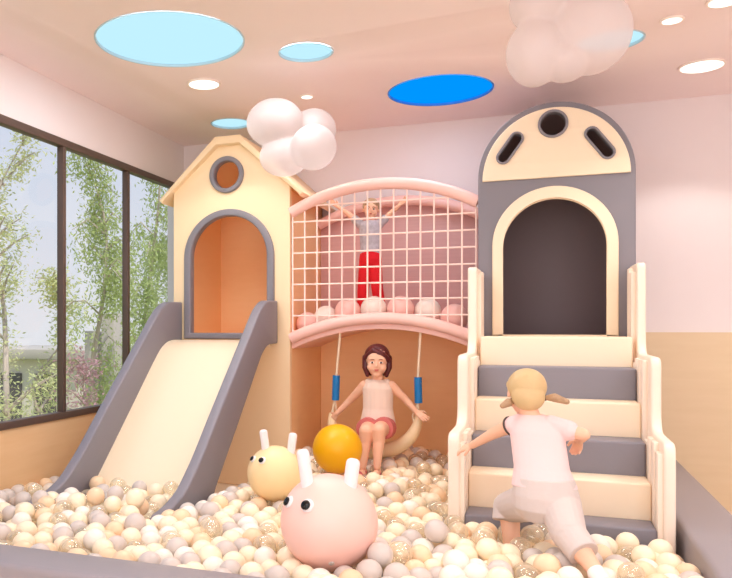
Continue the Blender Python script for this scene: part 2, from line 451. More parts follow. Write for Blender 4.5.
nx = [BX0+.012+i*(BX1-BX0-.024)/14 for i in range(15)]
for x in nx: cone(bm, (x, BY, beam_z(lower, x)), .006, (x, BY, beam_z(upper, x)), .006, 8, True)
z = -.024
while z < .99:
    xs = [BX0+.012+i*(BX1-BX0-.024)/160 for i in range(161)]
    inn = [x for x in xs if beam_z(lower, x) < z < beam_z(upper, x)]
    runs = []
    for x in inn:
        if runs and abs(x-runs[-1][1]) < .02: runs[-1][1] = x
        else: runs.append([x, x])
    for a, b_ in runs:
        if b_-a > .03: cone(bm, (a, BY+.001, z), .006, (b_, BY+.001, z), .006, 8, True)
    z += .1115
obj('net', bm, M['net'], bridge, 'white square net')
deck = [(p[0], p[2]-.03) for p in beam_pts(-.075, .068, BY)]
deck = deck+[(x, z_-.045) for x, z_ in reversed(deck)]
obj('deck', plate(deck, [], BY+.02, BYB-.02, bev=.002), M['pink'], bridge)
rp = [(p[0], p[2]) for p in beam_pts(.825, .985, BYB)]
low = [(p[0], p[2]-.03) for p in beam_pts(-.075, .068, BYB)]
obj('rear_panel', plate(low+rp[::-1], [], BYB-.035, BYB, bev=.002), M['pinkpanel'], bridge, 'dusky pink panel behind the net')
obj('lower_rear_panel', plate([(BX0, MAT_TOP+.002), (BX1, MAT_TOP+.002)]+[(x, z_-.002) for x, z_ in low[::-1]], [], BYB-.035, BYB, bev=.002), M['tan'], bridge, 'panel behind the swing, tan with painted bounce light')
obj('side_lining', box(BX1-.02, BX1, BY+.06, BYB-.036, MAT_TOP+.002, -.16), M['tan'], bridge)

# ------------------------------------------------------------------ tower
TX0, TX1, TY = -.39, .521, 5.2
TC = (TX0+TX1)/2; TR = (TX1-TX0)/2; TS = .958
tower = thing('play_tower', 'grey play tower with a domed top, cream arch doorway and three portholes', 'play tower', (TC, TY, MAT_TOP))
full = [(TX1, MAT_TOP+.002)]+arc(TC, TS, TR, 0, 180, 48)+[(TX0, MAT_TOP+.002)]
AX0, AX1, AZT = -.250, .374, .824
hol = [archway(AX0, AX1, -.05, AZT)]
pc = (.058, 1.272); sl = [((-.235, 1.085), (-.155, 1.198)), ((.366, 1.07), (.278, 1.19))]
ph = [circ(*pc, .076), slot(*sl[0], .033), slot(*sl[1], .033)]
obj('front_panel', plate(full, hol+ph, TY, TY+.05, bev=.008), M['grey'], tower)
inner = [(TX1-.05, MAT_TOP)]+arc(TC, TS, TR-.05, 0, 180, 48)+[(TX0+.05, MAT_TOP)]
shell = [(TX1-.002, MAT_TOP+.003)]+arc(TC, TS, TR-.002, 0, 180, 48)+[(TX0+.002, MAT_TOP+.003)]+inner[::-1]
obj('shell', plate(shell, [], TY+.045, 6.08, bev=.001), M['inside'], tower)
obj('back_panel', plate([(x, z_) for x, z_ in full], [], 6.08, 6.12, bev=.002), M['inside'], tower)
obj('platform', box(TX0+.05, TX1-.05, TY+.05, 6.08, -.12, -.055), M['inside'], tower)
semi = arc(TC, TS-.018, TR-.028, 0, 180, 48, TR-.02)
obj('dome_face', plate(semi, ph, TY-.018, TY+.002, bev=.005), M['cream'], tower, 'cream half round panel with portholes')
for p_ in ([circ(*pc, .088), circ(*pc, .072)], [slot(*sl[0], .044), slot(*sl[0], .030)], [slot(*sl[1], .044), slot(*sl[1], .030)]):
    obj('porthole_ring', plate(p_[0], [p_[1]], TY-.03, TY+.048, bev=.005), M['grey'], tower)
obj('door_frame', plate(archway(AX0-.052, AX1+.052, -.05, AZT+.062), [archway(AX0+.003, AX1-.003, -.06, AZT-.003)], TY-.02, TY+.052, bev=.008), M['cream'], tower, 'cream arched door frame')

# ------------------------------------------------------------------ stairs
stairs = thing('padded_stairs', 'wide padded steps, cream and grey by turns, between white railings', 'stairs', (.05, 4.3, MAT_TOP))
IX0, IX1 = -.345, .462
tops = [-.05, -.216, -.383, -.553, -.713, -.878]; sy = [4.77, 4.57, 4.37, 4.17, 3.97, 3.78]
for i in range(6):
    y1 = TY-.022 if i == 0 else sy[i-1]-.001
    z0 = MAT_TOP+.003
    obj('step', box(IX0, IX1, sy[i], y1, z0, tops[i], .012, 3), M['cream'] if i % 2 == 0 else M['grey'], stairs, 'cream step' if i % 2 == 0 else 'grey step')
prof = [(TY-.022, MAT_TOP+.003), (TY-.022, .372), (4.80, .365), (4.80, -.142), (4.20, -.142), (4.20, -.497), (3.76, -.497), (3.76, MAT_TOP+.003)]
prof = rounded(prof, [.005, .02, .035, .10, .06, .10, .06, .005])
def prof_z(y): return .36 if y > 4.81 else (-.15 if y > 4.21 else -.505)
for x0, x1, s in ((-.42, IX0-.022, 1), (IX1+.022, .531, -1)):
    r = obj('railing', plate(prof, [], x0, x1, 'X', .012), M['rail'], stairs)
    bm = bmesh.new(); y = 3.785
    while y < TY-.1:
        w = .095
        zz = min(prof_z(y), prof_z(y+w)) - (.03 if y < 3.8 or abs(y-4.21) < .1 or abs(y-4.81) < .1 else .0)
        xa, xb = (x1-.002, x1+.0215) if s > 0 else (x0-.0215, x0+.002)
        bx(bm, xa, xb, y, min(y+w, TY-.03), MAT_TOP+.003, zz-.012, .004)
        y += w+.040
    obj('slats', bm, M['rail'], r)

# ------------------------------------------------------------------ swing
swing = thing('swing', 'crescent shaped cream swing on ropes with blue sleeves', 'swing', (-1.08, 5.32, -.86))
SYY = 5.32
sp_ = smooth_path([(-1.392, SYY, -.60), (-1.385, SYY, -.69), (-1.33, SYY, -.775), (-1.24, SYY, -.826), (-1.09, SYY, -.852), (-.95, SYY, -.826), (-.85, SYY, -.755), (-.80, SYY, -.67), (-.785, SYY, -.58)], 6)
n = len(sp_); rr = [.018+.034*math.sin(math.pi*i/(n-1))**.8 for i in range(n)]
obj('seat', tube(sp_, rr, 20), M['swing'], swing)
for x0, x1, xe in ((-1.327, -1.358, -1.388), (-.772, -.790, -.790)):
    rp_ = obj('rope', tube([(x0, SYY, .0), (x1, SYY, -.34), ((x1*2+xe)/3, SYY, -.50), (xe, SYY, -.60)], .0085, 10), M['rope'], swing)
    obj('rope', tube([((x1*2+xe)/3, SYY-.004, -.50), (xe+.035*(1 if x0 < -1 else -1), SYY-.01, -.60), (xe+.02*(1 if x0 < -1 else -1), SYY, -.68)], .006, 8), M['rope'], swing)
    obj('grip_sleeve', tube([(x1, SYY, -.335), ((x1*2+xe)/3+.004, SYY, -.51)], .026, 18), M['blue'], swing, 'blue sleeve')

# ------------------------------------------------------------------ hopper toys and big balls
def sphere_mesh(c, r, u=48, v=28):
    b = bmesh.new(); ell(b, c, r, None, u, v); return b
def hopper(c, r, m, label, ears, eyes, valve=None):
    c = Vector(c)
    t = thing('animal_hopper_ball', label, 'hopper ball', (c.x, c.y, c.z-r))
    b = bmesh.new(); ell(b, c, (r, r, r*.985), None, 56, 36)
    obj('body', b, m, t)
    for a, e, w in ears:
        p0, p1 = Vector(a), Vector(e); d = (p1-p0).normalized()
        b = tube([p0, p0+(p1-p0)*.5, p1-d*w*.6, p1-d*w*.25, p1-d*w*.04, p1+d*w*.04], [w*1.05, w, w, w*.88, w*.6, w*.15], 18)
        obj('ear', b, M['white'], t, 'white ear')
    for e, w in eyes:
        e = Vector(e); d = (e-c).normalized(); p = c+d*r
        b = bmesh.new(); q = d.to_track_quat('Z', 'Y').to_matrix()
        ell(b, p, (w, w, w*.45), q, 24, 12); ey = obj('eye', b, M['white'], t)
        look = (d*.8+Vector((-.12, -.55, .05))).normalized()
        b = bmesh.new(); ell(b, p+d*w*.33+Vector((-.1, -.2, 0))*w, (w*.72, w*.72, w*.3), q, 24, 12); obj('pupil', b, M['black'], ey)
    if valve:
        v = Vector(valve); d = (v-c).normalized()
        b = bmesh.new(); ell(b, c+d*r, (.012, .012, .003), d.to_track_quat('Z', 'Y').to_matrix(), 16, 8); obj('valve', b, M['bgrey'], t)
    return t
def on_ball(c, r, lat, t, a, b_, k):
    v = (Vector(lat)*a+Vector((0, 0, 1))*b_+Vector(t)*k).normalized()
    return Vector(c)+v*r
pcn, pr_ = (-.788, 2.969, -.768), .192
hopper(pcn, pr_, M['cpink'], 'large pale pink hopper ball with white ears and googly eyes, nearest in the pit',
       [((-.853, 2.90, -.63), (-.874, 2.89, -.474), .025), ((-.703, 2.945, -.65), (-.684, 2.95, -.508), .027)],
       [(on_ball(pcn, pr_, (.967, .257, 0), (.257, -.967, 0), -.80, .47, .36), .025), (on_ball(pcn, pr_, (.967, .257, 0), (.257, -.967, 0), -.42, .50, .76), .027)],
       on_ball(pcn, pr_, (.967, .257, 0), (.257, -.967, 0), .05, -.62, .78))
ycn, yr_ = (-1.324, 3.886, -.775), .150
hopper(ycn, yr_, M['cyel'], 'pale yellow hopper ball with white ears between the slide and the pink one',
       [((-1.364, 3.86, -.68), (-1.381, 3.85, -.540), .0215), ((-1.246, 3.895, -.69), (-1.229, 3.902, -.556), .022)],
       [(on_ball(ycn, yr_, (.947, .3225, 0), (.3225, -.947, 0), -.80, .58, .30), .020), (on_ball(ycn, yr_, (.947, .3225, 0), (.3225, -.947, 0), -.46, .58, .68), .0205)])
ybc, ybr = (-1.183, 4.66, -.748), .153
yb = obj('exercise_ball', sphere_mesh(ybc, ybr), M['yellow'])
tag(recentre(yb), 'plain golden yellow ball beside the girl on the swing', 'ball')

# big soft balls on the bridge deck, behind the net
dc = [(-1.60, 'pk'), (-1.475, 'wt'), (-1.30, 'pk'), (-1.113, 'wt'), (-.925, 'pk'), (-.745, 'wt'), (-.56, 'pk')]
names = ['first from the playhouse', 'second from the playhouse', 'third from the playhouse', 'below the boy in red trousers', 'just right of the boy in red trousers', 'second from the tower', 'next to the tower']
dz = beam_pts(-.075, .068, BY)
for i, (x, k) in enumerate(dc):
    r = .092 if i else .082
    r = r if i not in (1,) else .086
    y = 5.42 if i not in (1, 5) else 5.47
    zz = max(beam_z(dz, x+q) for q in (-.05, 0, .05))-.03+r+.004
    o = obj('soft_ball', sphere_mesh((x, y, zz), r, 32, 20), M['pink'] if k == 'pk' else M['bwhite'])
    tag(recentre(o), ('pink' if k == 'pk' else 'cream')+' soft ball on the bridge deck, '+names[i], 'ball', 'soft balls behind the net')

# ------------------------------------------------------------------ clouds
def cloud(lobes, label):
    bm = bmesh.new()
    for c, r in lobes: ell(bm, c, r, None, 40, 24)
    o = obj('cloud_balloon', fuse(bm, .009, 8), M['cloud'], angle=0)
    tag(recentre(o), label, 'cloud balloon')
cloud([((-1.570, 4.60, 1.292), (.182, .17, .152)), ((-1.360, 4.74, 1.262), (.145, .13, .135)), ((-1.305, 4.55, 1.105), (.142, .13, .14)), ((-1.515, 4.62, 1.080), (.160, .14, .125))],
      'milky cloud balloon cluster floating beside the playhouse roof')
cloud([((-.030, 3.16, 1.052), (.105, .11, .128)), ((.160, 3.22, 1.125), (.155, .14, .160)), ((.078, 3.18, 1.010), (.085, .09, .075)), ((-.015, 3.18, 1.245), (.11, .11, .11)), ((.105, 3.22, 1.30), (.13, .12, .12))],
      'milky cloud balloon cluster floating in front of the grey tower')

# ------------------------------------------------------------------ people
def loft(bm, rings, xd=(1, 0, 0), seg=24):
    xd = Vector(xd).normalized(); yd = Vector((0, 0, 1)).cross(xd).normalized(); R = []
    for cx, cy, cz, rx, ry in rings:
        R.append([bm.verts.new(Vector((cx, cy, cz))+xd*rx*math.cos(a)+yd*ry*math.sin(a)) for a in (2*math.pi*k/seg for k in range(seg))])
    for i in range(len(R)-1):
        for k in range(seg): bm.faces.new((R[i][k], R[i][(k+1) % seg], R[i+1][(k+1) % seg], R[i+1][k]))
    bm.faces.new(R[0][::-1]); bm.faces.new(R[-1])
    fs = {f for r in R for v in r for f in v.link_faces}
    bmesh.ops.recalc_face_normals(bm, faces=list(fs))

class Head:
    def __init__(s, c, f, u, H):
        s.c = Vector(c); s.f = Vector(f).normalized(); s.r = s.f.cross(Vector(u)).normalized(); s.u = s.r.cross(s.f).normalized(); s.H = H
        s.m = Matrix((s.r, s.f, s.u)).transposed()
    def p(s, r, f, u): return s.c+(s.r*r+s.f*f+s.u*u)*s.H
    def e(s, bm, r, f, u, a, b, c): ell(bm, s.p(r, f, u), (a*s.H, b*s.H, c*s.H), s.m, 24, 16)
    def k(s, bm, a, ra, b, rb): cap(bm, s.p(*a), ra*s.H, s.p(*b), rb*s.H, 12)
    def build(s, bm, neck_to, nr):
        s.e(bm, 0, -.05, .12, .375, .43, .375)
        s.e(bm, 0, .07, -.14, .295, .32, .34)
        s.e(bm, 0, .24, -.40, .12, .10, .085)
        for g in (-1, 1):
            s.e(bm, .16*g, .20, -.17, .14, .15, .15)
            s.e(bm, .375*g, -.03, -.05, .035, .07, .10)
            s.e(bm, .13*g, .31, .10, .12, .06, .05)
        s.k(bm, (0, .375, .02), .028, (0, .435, -.115), .042)
        s.e(bm, 0, .34, -.25, .10, .05, .05)
        cap(bm, s.p(0, -.08, -.25), nr, neck_to, nr*1.12)
    def face(s, parent, brow=True):
        for g in (-1, 1):
            b = bmesh.new(); s.e(b, .135*g, .335, -.015, .062, .04, .036); e = obj('eye', b, M['eyew'], parent)
            b = bmesh.new(); s.e(b, .135*g, .362, -.015, .032, .018, .034); obj('iris', b, M['iris'], e)
            b = bmesh.new(); s.k(b, (.075*g, .385, .075), .011, (.135*g, .375, .092), .013); s.k(b, (.135*g, .375, .092), .013, (.20*g, .335, .075), .008); obj('eyebrow', b, M['brow'], parent)
        b = bmesh.new(); s.e(b, 0, .385, -.235, .075, .03, .018); s.e(b, 0, .385, -.262, .06, .03, .016); obj('lips', b, M['lips'], parent)

def hand(bm, w, d, n, thumb, L, curl=25, spread=5, wr=None):
    """palm and five separate bent fingers; d along the hand, n out of the palm, thumb +1/-1 = side of d x n"""
    w = Vector(w); d = Vector(d).normalized(); n = Vector(n); n = (n-d*n.dot(d)).normalized(); s = d.cross(n)*thumb
    pl = L*.52; fr = L*.068
    for i, q in enumerate((.16, .055, -.055, -.155)):
        k = w+d*pl*(1-abs(i-1)*.04)+s*q*L
        cap(bm, w+s*q*L*.55, fr*1.25, k, fr*1.15, 10)
        ln = L*(.40, .46, .43, .33)[i]; a = math.radians(curl*(1, 1.05, 1.1, 1.2)[i]); sp = math.radians((spread, spread*.3, -spread*.4, -spread*1.2)[i])
        dd = (d*math.cos(sp)+s*math.sin(sp)); p = k; ang = a*.7
        for j, (fl, fa) in enumerate(((.44, .95), (.31, 1.2), (.25, .9))):
            v = dd*math.cos(ang)+n*math.sin(ang); q2 = p+v*ln*fl
            cap(bm, p, fr*(1, .93, .86)[j], q2, fr*(.93, .86, .76)[j], 8); p = q2; ang += a*fa
    ell(bm, w+d*pl*.5, (1, 1, 1), Matrix((s*L*.17, d*pl*.52, n*L*.085)).transposed(), 14, 10)
    t0 = w+d*pl*.22+s*L*.14; t1 = t0+(d*.62+s*.62+n*.30).normalized()*L*.24; t2 = t1+(d*.85+s*.22+n*.42).normalized()*L*.19
    cap(bm, t0-s*L*.05, fr*1.35, t1, fr*1.1, 8); cap(bm, t1, fr*1.08, t2, fr*.85, 8)

# --- girl on the swing
g1 = thing('person', 'seated girl with a dark brown bob, beige sleeveless top and rose shorts, holding the swing', 'person', (-1.04, 5.18, -.98))
H1 = Head((-1.05, 5.225, -.225), (.16, -.985, -.06), (.02, -.06, 1), .215)
def torso1(bm, e=0, z0=-.70, ex=0):
    loft(bm, [(-1.043, 5.215, z0, .108+e+ex, .085+e), (-1.044, 5.22, -.63, .104+e+ex*.7, .080+e), (-1.046, 5.235, -.55, .090+e+ex*.4, .068+e), (-1.048, 5.245, -.47, .094+e, .070+e),
              (-1.05, 5.25, -.41, .098+e, .068+e), (-1.05, 5.252, -.375, .085+e*.8, .055+e), (-1.05, 5.252, -.352, .050+e*.3, .040+e*.6)], (1, -.05, 0))
bm = bmesh.new(); torso1(bm)
H1.build(bm, (-1.052, 5.255, -.37), .037)
J = dict(sL=(-1.140, 5.25, -.392), eL=(-1.255, 5.30, -.505), wL=(-1.345, 5.285, -.600), sR=(-.960, 5.25, -.390), eR=(-.862, 5.28, -.490), wR=(-.792, 5.262, -.565))
for q in 'LR':
    cap(bm, J['s'+q], .034, J['e'+q], .025); cap(bm, J['e'+q], .025, J['w'+q], .017)
hand(bm, J['wL'], (-.45, .25, -.55), (-.1, .9, -.1), -1, .10, 48, 4)
hand(bm, J['wR'], (.72, -.35, -.45), (0, .9, -.35), 1, .105, 14, 9)
for hp, kn, an, to in (((-1.088, 5.19, -.675), (-1.070, 4.965, -.672), (-1.082, 4.925, -.900), (-1.088, 4.835, -.950)), ((-.996, 5.19, -.672), (-.985, 4.965, -.660), (-.990, 4.925, -.893), (-.996, 4.835, -.953))):
    cap(bm, hp, .064, kn, .046, 18); kn2 = Vector(kn)
    mid = kn2.lerp(Vector(an), .3)+Vector((0, .012, 0)); cap(bm, kn, .045, mid, .040, 16); cap(bm, mid, .040, an, .023, 16)
    cap(bm, (an[0], an[1]+.02, an[2]-.03), .024, to, .019, 12)
    for i in range(5): ell(bm, (to[0]-.018+.009*i, to[1]-.018+abs(i-2)*.002, to[2]-.003), .0075, None, 8, 6)
obj('body', fuse(bm, .0032, 3), M['skin'], g1)
bm = bmesh.new(); torso1(bm, .009, -.72, .008)
for g, s_ in ((-1, J['sL']), (1, J['sR'])): cap(bm, (s_[0]-g*.030, 5.248, -.375), .030, (s_[0]-g*.036, 5.25, -.43), .045)
obj('sleeveless_top', fuse(bm, .004, 4, cuts=[((0, 0, -.668), (0, 0, -1))]), M['top1'], g1)
bm = bmesh.new(); loft(bm, [(-1.043, 5.215, -.72, .104, .088), (-1.043, 5.215, -.68, .122, .094), (-1.043, 5.22, -.62, .114, .088)])
cap(bm, (-1.095, 5.19, -.675), .076, (-1.088, 5.06, -.668), .070, 18); cap(bm, (-.990, 5.19, -.672), .078, (-.982, 5.06, -.662), .072, 18)
obj('shorts', fuse(bm, .004, 3, cuts=[((0, 5.065, 0), (0, -1, 0))]), M['short1'], g1)
bm = bmesh.new()
H1.e(bm, 0, -.11, .15, .405, .44, .40)
for g in (-1, 1):
    H1.k(bm, (.365*g, -.06, .10), .105, (.365*g, -.02, -.20), .105); H1.k(bm, (.365*g, -.02, -.20), .105, (.30*g, .02, -.46), .06)
    H1.k(bm, (.22*g, -.30, .05), .18, (.22*g, -.28, -.38), .13)
H1.k(bm, (-.34, .12, .06), .085, (-.16, .27, .26), .085); H1.k(bm, (-.16, .27, .26), .085, (.10, .27, .36), .09); H1.k(bm, (.10, .27, .36), .08, (.33, .13, .14), .075)
H1.k(bm, (-.30, .18, .12), .07, (-.05, .30, .28), .07)
obj('hair', fuse(bm, .004, 5), M['hair1'], g1)
H1.face(g1)
for to in ((-1.088, 4.835, -.950), (-.996, 4.835, -.953)):
    bm = bmesh.new()
    cap(bm, (to[0]+.006, to[1]+.095, to[2]-.012), .027, (to[0], to[1]-.014, to[2]-.017), .028, 14)
    cap(bm, (to[0]-.028, to[1]+.028, to[2]-.004), .011, (to[0]+.0, to[1]+.024, to[2]+.026), .012, 10); cap(bm, (to[0]+.028, to[1]+.028, to[2]-.004), .011, (to[0]+.0, to[1]+.024, to[2]+.026), .012, 10)
    cap(bm, (to[0]-.022, to[1]+.085, to[2]+.02), .009, (to[0]+.026, to[1]+.085, to[2]+.02), .009, 10)
    obj('sandal', fuse(bm, .004, 3), M['shoe1'], g1)

# --- girl climbing toward the stairs, seen from behind
g2 = thing('person', 'blond girl with two pigtails seen from behind, in a pale pink top and off-white capris', 'person', (0, 3.4, -1.14))
H2 = Head((-.070, 3.53, -.281), (-.28, .88, -.25), (.0, .35, 1), .188)
def torso2(bm, e=0, z0=-.70, ex=0):
    loft(bm, [(.010, 3.375, z0, .118+e+ex, .098+e), (.004, 3.385, -.64, .112+e+ex, .090+e), (-.006, 3.41, -.575, .096+e+ex*.5, .074+e), (-.018, 3.455, -.49, .098+e, .070+e),
              (-.026, 3.48, -.43, .099+e, .066+e), (-.034, 3.493, -.392, .082+e*.9, .052+e), (-.045, 3.502, -.366, .046+e*.4, .040+e*.5)], (1, -.05, 0))
J2 = dict(sL=(-.118, 3.505, -.415), eL=(-.205, 3.585, -.468), wL=(-.300, 3.665, -.535), sR=(.060, 3.475, -.415), eR=(.156, 3.45, -.436), wR=(.143, 3.575, -.478))
bm = bmesh.new(); torso2(bm); H2.build(bm, (-.05, 3.502, -.375), .036)
for q in 'LR':
    cap(bm, J2['s'+q], .033, J2['e'+q], .025); cap(bm, J2['e'+q], .025, J2['w'+q], .017)
hand(bm, J2['wL'], (-.78, .45, -.38), (-.1, .55, -.8), 1, .10, 12, 10)
hand(bm, J2['wR'], (-.1, .62, -.55), (-.35, -.45, -.6), 1, .10, 42, 4)
L2 = [((-.046, 3.39, -.70), (-.137, 3.585, -.775), (-.120, 3.50, -1.055), (-.13, 3.59, -1.115)), ((.062, 3.38, -.70), (.090, 3.19, -.785), (.188, 3.045, -.890), (.212, 3.01, -.985))]
for hp, kn, an, to in L2:
    cap(bm, hp, .066, kn, .048, 18); mid = Vector(kn).lerp(Vector(an), .3); cap(bm, kn, .047, mid, .041, 16); cap(bm, mid, .041, an, .025, 16); cap(bm, an, .026, to, .02, 12)
obj('body', fuse(bm, .0032, 3), M['skin'], g2)
bm = bmesh.new(); torso2(bm, .010, -.70, .004)
cap(bm, (-.090, 3.50, -.402), .038, (-.115, 3.508, -.418), .043); cap(bm, (.03, 3.478, -.402), .038, (.098, 3.465, -.424), .043, 16)
obj('short_sleeved_top', fuse(bm, .004, 4, cuts=[((.01, 3.38, -.648), (0, -.10, -1))]), M['top2'], g2)
ad = (Vector(J2['eL'])-Vector(J2['sL'])).normalized(); aq = ad.to_track_quat('Z', 'Y').to_matrix(); ac = Vector((-.115, 3.508, -.418))+ad*.016
b = tube([ac+aq@Vector((math.cos(a), math.sin(a), 0))*.0425 for a in (2*math.pi*i/24 for i in range(25))], .0045, 8)
obj('armhole_trim', b, M['trim2'], g2, 'dark edging around the armhole')
bm = bmesh.new(); loft(bm, [(.012, 3.37, -.78, .09, .085), (.011, 3.37, -.73, .128, .112), (.010, 3.375, -.68, .130, .110), (.004, 3.39, -.61, .115, .095)], (1, -.05, 0))
cap(bm, (-.048, 3.39, -.715), .082, (-.140, 3.575, -.785), .066, 20); cone(bm, (-.140, 3.570, -.765), .062, (-.142, 3.545, -.838), .066, 20)
cap(bm, (.062, 3.38, -.715), .084, (.090, 3.19, -.782), .066, 20); cone(bm, (.088, 3.195, -.778), .064, (.140, 3.118, -.836), .058, 20)
obj('capri_pants', fuse(bm, .004, 3), M['pants2'], g2)
for q in (1,):
    b = bmesh.new(); cap(b, (.180, 3.055, -.884), .033, (.192, 3.04, -.905), .034, 16); cap(b, (.192, 3.04, -.905), .036, (.214, 3.01, -.99), .028, 16)
    obj('sock', fuse(b, .004, 3), M['sock2'], g2)
bm = bmesh.new()
H2.e(bm, 0, -.10, .14, .43, .44, .42); H2.e(bm, 0, -.22, -.10, .37, .30, .34); H2.k(bm, (-.25, .22, .22), .13, (.25, .22, .22), .13)
obj('hair', fuse(bm, .004, 5), M['hair2'], g2)
for a, b_, c_ in (((-.120, 3.500, -.312), (-.137, 3.480, -.318), (-.160, 3.470, -.332)), ((.006, 3.500, -.295), (.045, 3.488, -.292), (.092, 3.475, -.306))):
    bm = bmesh.new(); cap(bm, a, .009, b_, .019, 14); cap(bm, b_, .019, c_, .012, 14)
    pg = obj('pigtail', fuse(bm, .003, 3), M['hair3'], g2, 'darker blond pigtail')
    b = bmesh.new(); bmesh.ops.create_uvsphere(b, u_segments=14, v_segments=8, radius=.0135, matrix=Matrix.Translation(a)); obj('hair_tie', b, M['trim2'], pg)
H2.face(g2)

# --- boy behind the net
g3 = thing('person', 'boy standing behind the net in a grey top and red trousers, arms raised', 'person', (-1.17, 5.6, .03))
zb = .052
H3 = Head((-1.170, 5.60, .868), (.2, -.97, -.05), (.06, 0, 1), .150)
bm = bmesh.new()
def torso3(bm, e=0, z0=.50):
    loft(bm, [(-1.174, 5.60, z0, .072+e, .056+e), (-1.174, 5.60, .60, .066+e, .05+e), (-1.175, 5.60, .69, .073+e, .052+e), (-1.175, 5.60, .75, .075+e, .05+e), (-1.175, 5.60, .785, .045+e*.5, .038+e*.5)])
torso3(bm); H3.build(bm, (-1.175, 5.60, .77), .027)
A3 = [((-1.240, 5.60, .758), (-1.328, 5.60, .835), (-1.415, 5.59, .900)), ((-1.112, 5.60, .755), (-1.038, 5.60, .822), (-.962, 5.59, .885))]
for s_, e_, w_ in A3: cap(bm, s_, .026, e_, .020); cap(bm, e_, .020, w_, .014)
hand(bm, A3[0][2], (-.7, -.1, .6), (0, -1, 0), 1, .08, 10, 9); hand(bm, A3[1][2], (.7, -.1, .6), (0, -1, 0), -1, .08, 10, 9)
L3 = [((-1.207, 5.60, .50), (-1.224, 5.59, .29), (-1.236, 5.60, .105)), ((-1.141, 5.60, .50), (-1.122, 5.585, .29), (-1.098, 5.60, .105))]
for h_, k_, a_ in L3: cap(bm, h_, .042, k_, .032); cap(bm, k_, .032, a_, .022); cap(bm, a_, .022, (a_[0], 5.55, zb+.02), .018)
obj('body', fuse(bm, .0035, 3), M['skin'], g3)
bm = bmesh.new(); torso3(bm, .008, .49)
for s_, e_, w_ in A3: cap(bm, s_, .034, Vector(s_).lerp(Vector(e_), .55), .032, 14)
obj('printed_top', fuse(bm, .004, 4, cuts=[((0, 0, .535), (0, 0, -1))]), M['top3'], g3)
bm = bmesh.new(); loft(bm, [(-1.174, 5.60, .46, .074, .06), (-1.174, 5.60, .50, .084, .068), (-1.174, 5.60, .56, .074, .060)])
for h_, k_, a_ in L3: cap(bm, h_, .050, k_, .043, 16); cone(bm, k_, .043, (a_[0], a_[1], a_[2]+.01), .040, 16)
obj('trousers', fuse(bm, .004, 3), M['pants3'], g3)
bm = bmesh.new(); H3.e(bm, 0, -.10, .17, .42, .43, .40); H3.k(bm, (-.22, .24, .26), .10, (.22, .24, .26), .10)
obj('hair', fuse(bm, .004, 4), M['hair3'], g3)
H3.face(g3)
for h_, k_, a_ in L3:
    b = bmesh.new(); cap(b, (a_[0], a_[1], zb+.034), .029, (a_[0], a_[1]-.065, zb+.024), .024, 14); obj('shoe', fuse(b, .004, 3, cuts=[((0, 0, zb+.004), (0, 0, -1))]), M['shoe3'], g3)

# ------------------------------------------------------------------ outside
GZ = -3.2
struct('ground', box(-60, XL-.6, -20, 70, GZ-.1, GZ), M['lawn'], 'lawn outside the window')
def tree(x, y, h, spread, nleaf, m, label, seed, leaf=.05, droop=.5, first=.25, cat='tree', name='tree', group=None):
    rnd = random.Random(seed); t = thing(name, label, cat, (x, y, GZ), group)
    base = Vector((x, y, GZ)); tr = [base+Vector((rnd.uniform(-.08, .08)*i, rnd.uniform(-.08, .08)*i, h*i/5)) for i in range(6)]
    b = tube(smooth_path(tr, 3), [max(.008, .055*h/5*(1-i/16)) for i in range(16)], 8)
    tips = []
    for i in range(26):
        k = first+(1-first)*rnd.random(); z = h*k; f_ = k*5; i0 = min(4, int(f_)); p = tr[i0].lerp(tr[i0+1], f_-i0)
        a = rnd.uniform(0, 6.283); L = spread*(1.15-k)*rnd.uniform(.6, 1.1)+.15
        mid = p+Vector((math.cos(a)*L*.5, math.sin(a)*L*.5, L*.45)); e = p+Vector((math.cos(a)*L, math.sin(a)*L, L*(.9-droop)))
        bb = tube([p, mid, e], [.018, .012, .005], 5)
        me = bpy.data.meshes.new('t'); bb.to_mesh(me); bb.free(); b.from_mesh(me); bpy.data.meshes.remove(me)
        tips += [(p, mid, e)]
    obj('trunk', b, M['bark'], t)
    c = bmesh.new()
    for i in range(nleaf):
        p, mid, e = tips[rnd.randrange(len(tips))]; k = rnd.random()
        q = p.lerp(mid, k*2) if k < .5 else mid.lerp(e, k*2-1)
        hang = rnd.random()**1.5*droop*spread*.9
        q = q+Vector((rnd.gauss(0, .09), rnd.gauss(0, .09), rnd.gauss(0, .09)-hang))
        s_ = leaf*rnd.uniform(.6, 1.3); a = rnd.uniform(0, 6.283); ti = rnd.uniform(-.9, .9)
        u_ = Vector((math.cos(a)*math.cos(ti), math.sin(a)*math.cos(ti), math.sin(ti)-1.0*droop)).normalized(); w_ = u_.cross(Vector((rnd.gauss(0, 1), rnd.gauss(0, 1), rnd.gauss(0, 1)))).normalized()
        vs = [c.verts.new(q+u_*s_*k1+w_*s_*k2) for k1, k2 in ((-1, 0), (0, .34), (1, 0), (0, -.34))]
        c.faces.new(vs)
    obj('crown', c, m, t, angle=0)
    return t
tree(-5.9, 7.55, 5.7, .6, 5200, M['leafA'], 'slender pale tree behind the left end of the window', 3, .030, .15, .12)
tree(-6.6, 9.2, 3.9, .7, 4200, M['leafA'], 'low pale tree behind the first window post', 5, .035, .4, .1)
tree(-6.5, 10.5, 6.2, .9, 8500, M['leafB'], 'drooping green tree behind the middle window pane', 9, .038, .8, .25)
tree(-7.1, 13.4, 7.4, 1.4, 14000, M['leafB'], 'dense green willow behind the window beside the playhouse', 12, .045, .85, .2)
tree(-9.7, 19.0, 5.6, 1.5, 5000, M['leafB'], 'distant green tree beyond the garden pavilion', 15, .06, .5, .1)
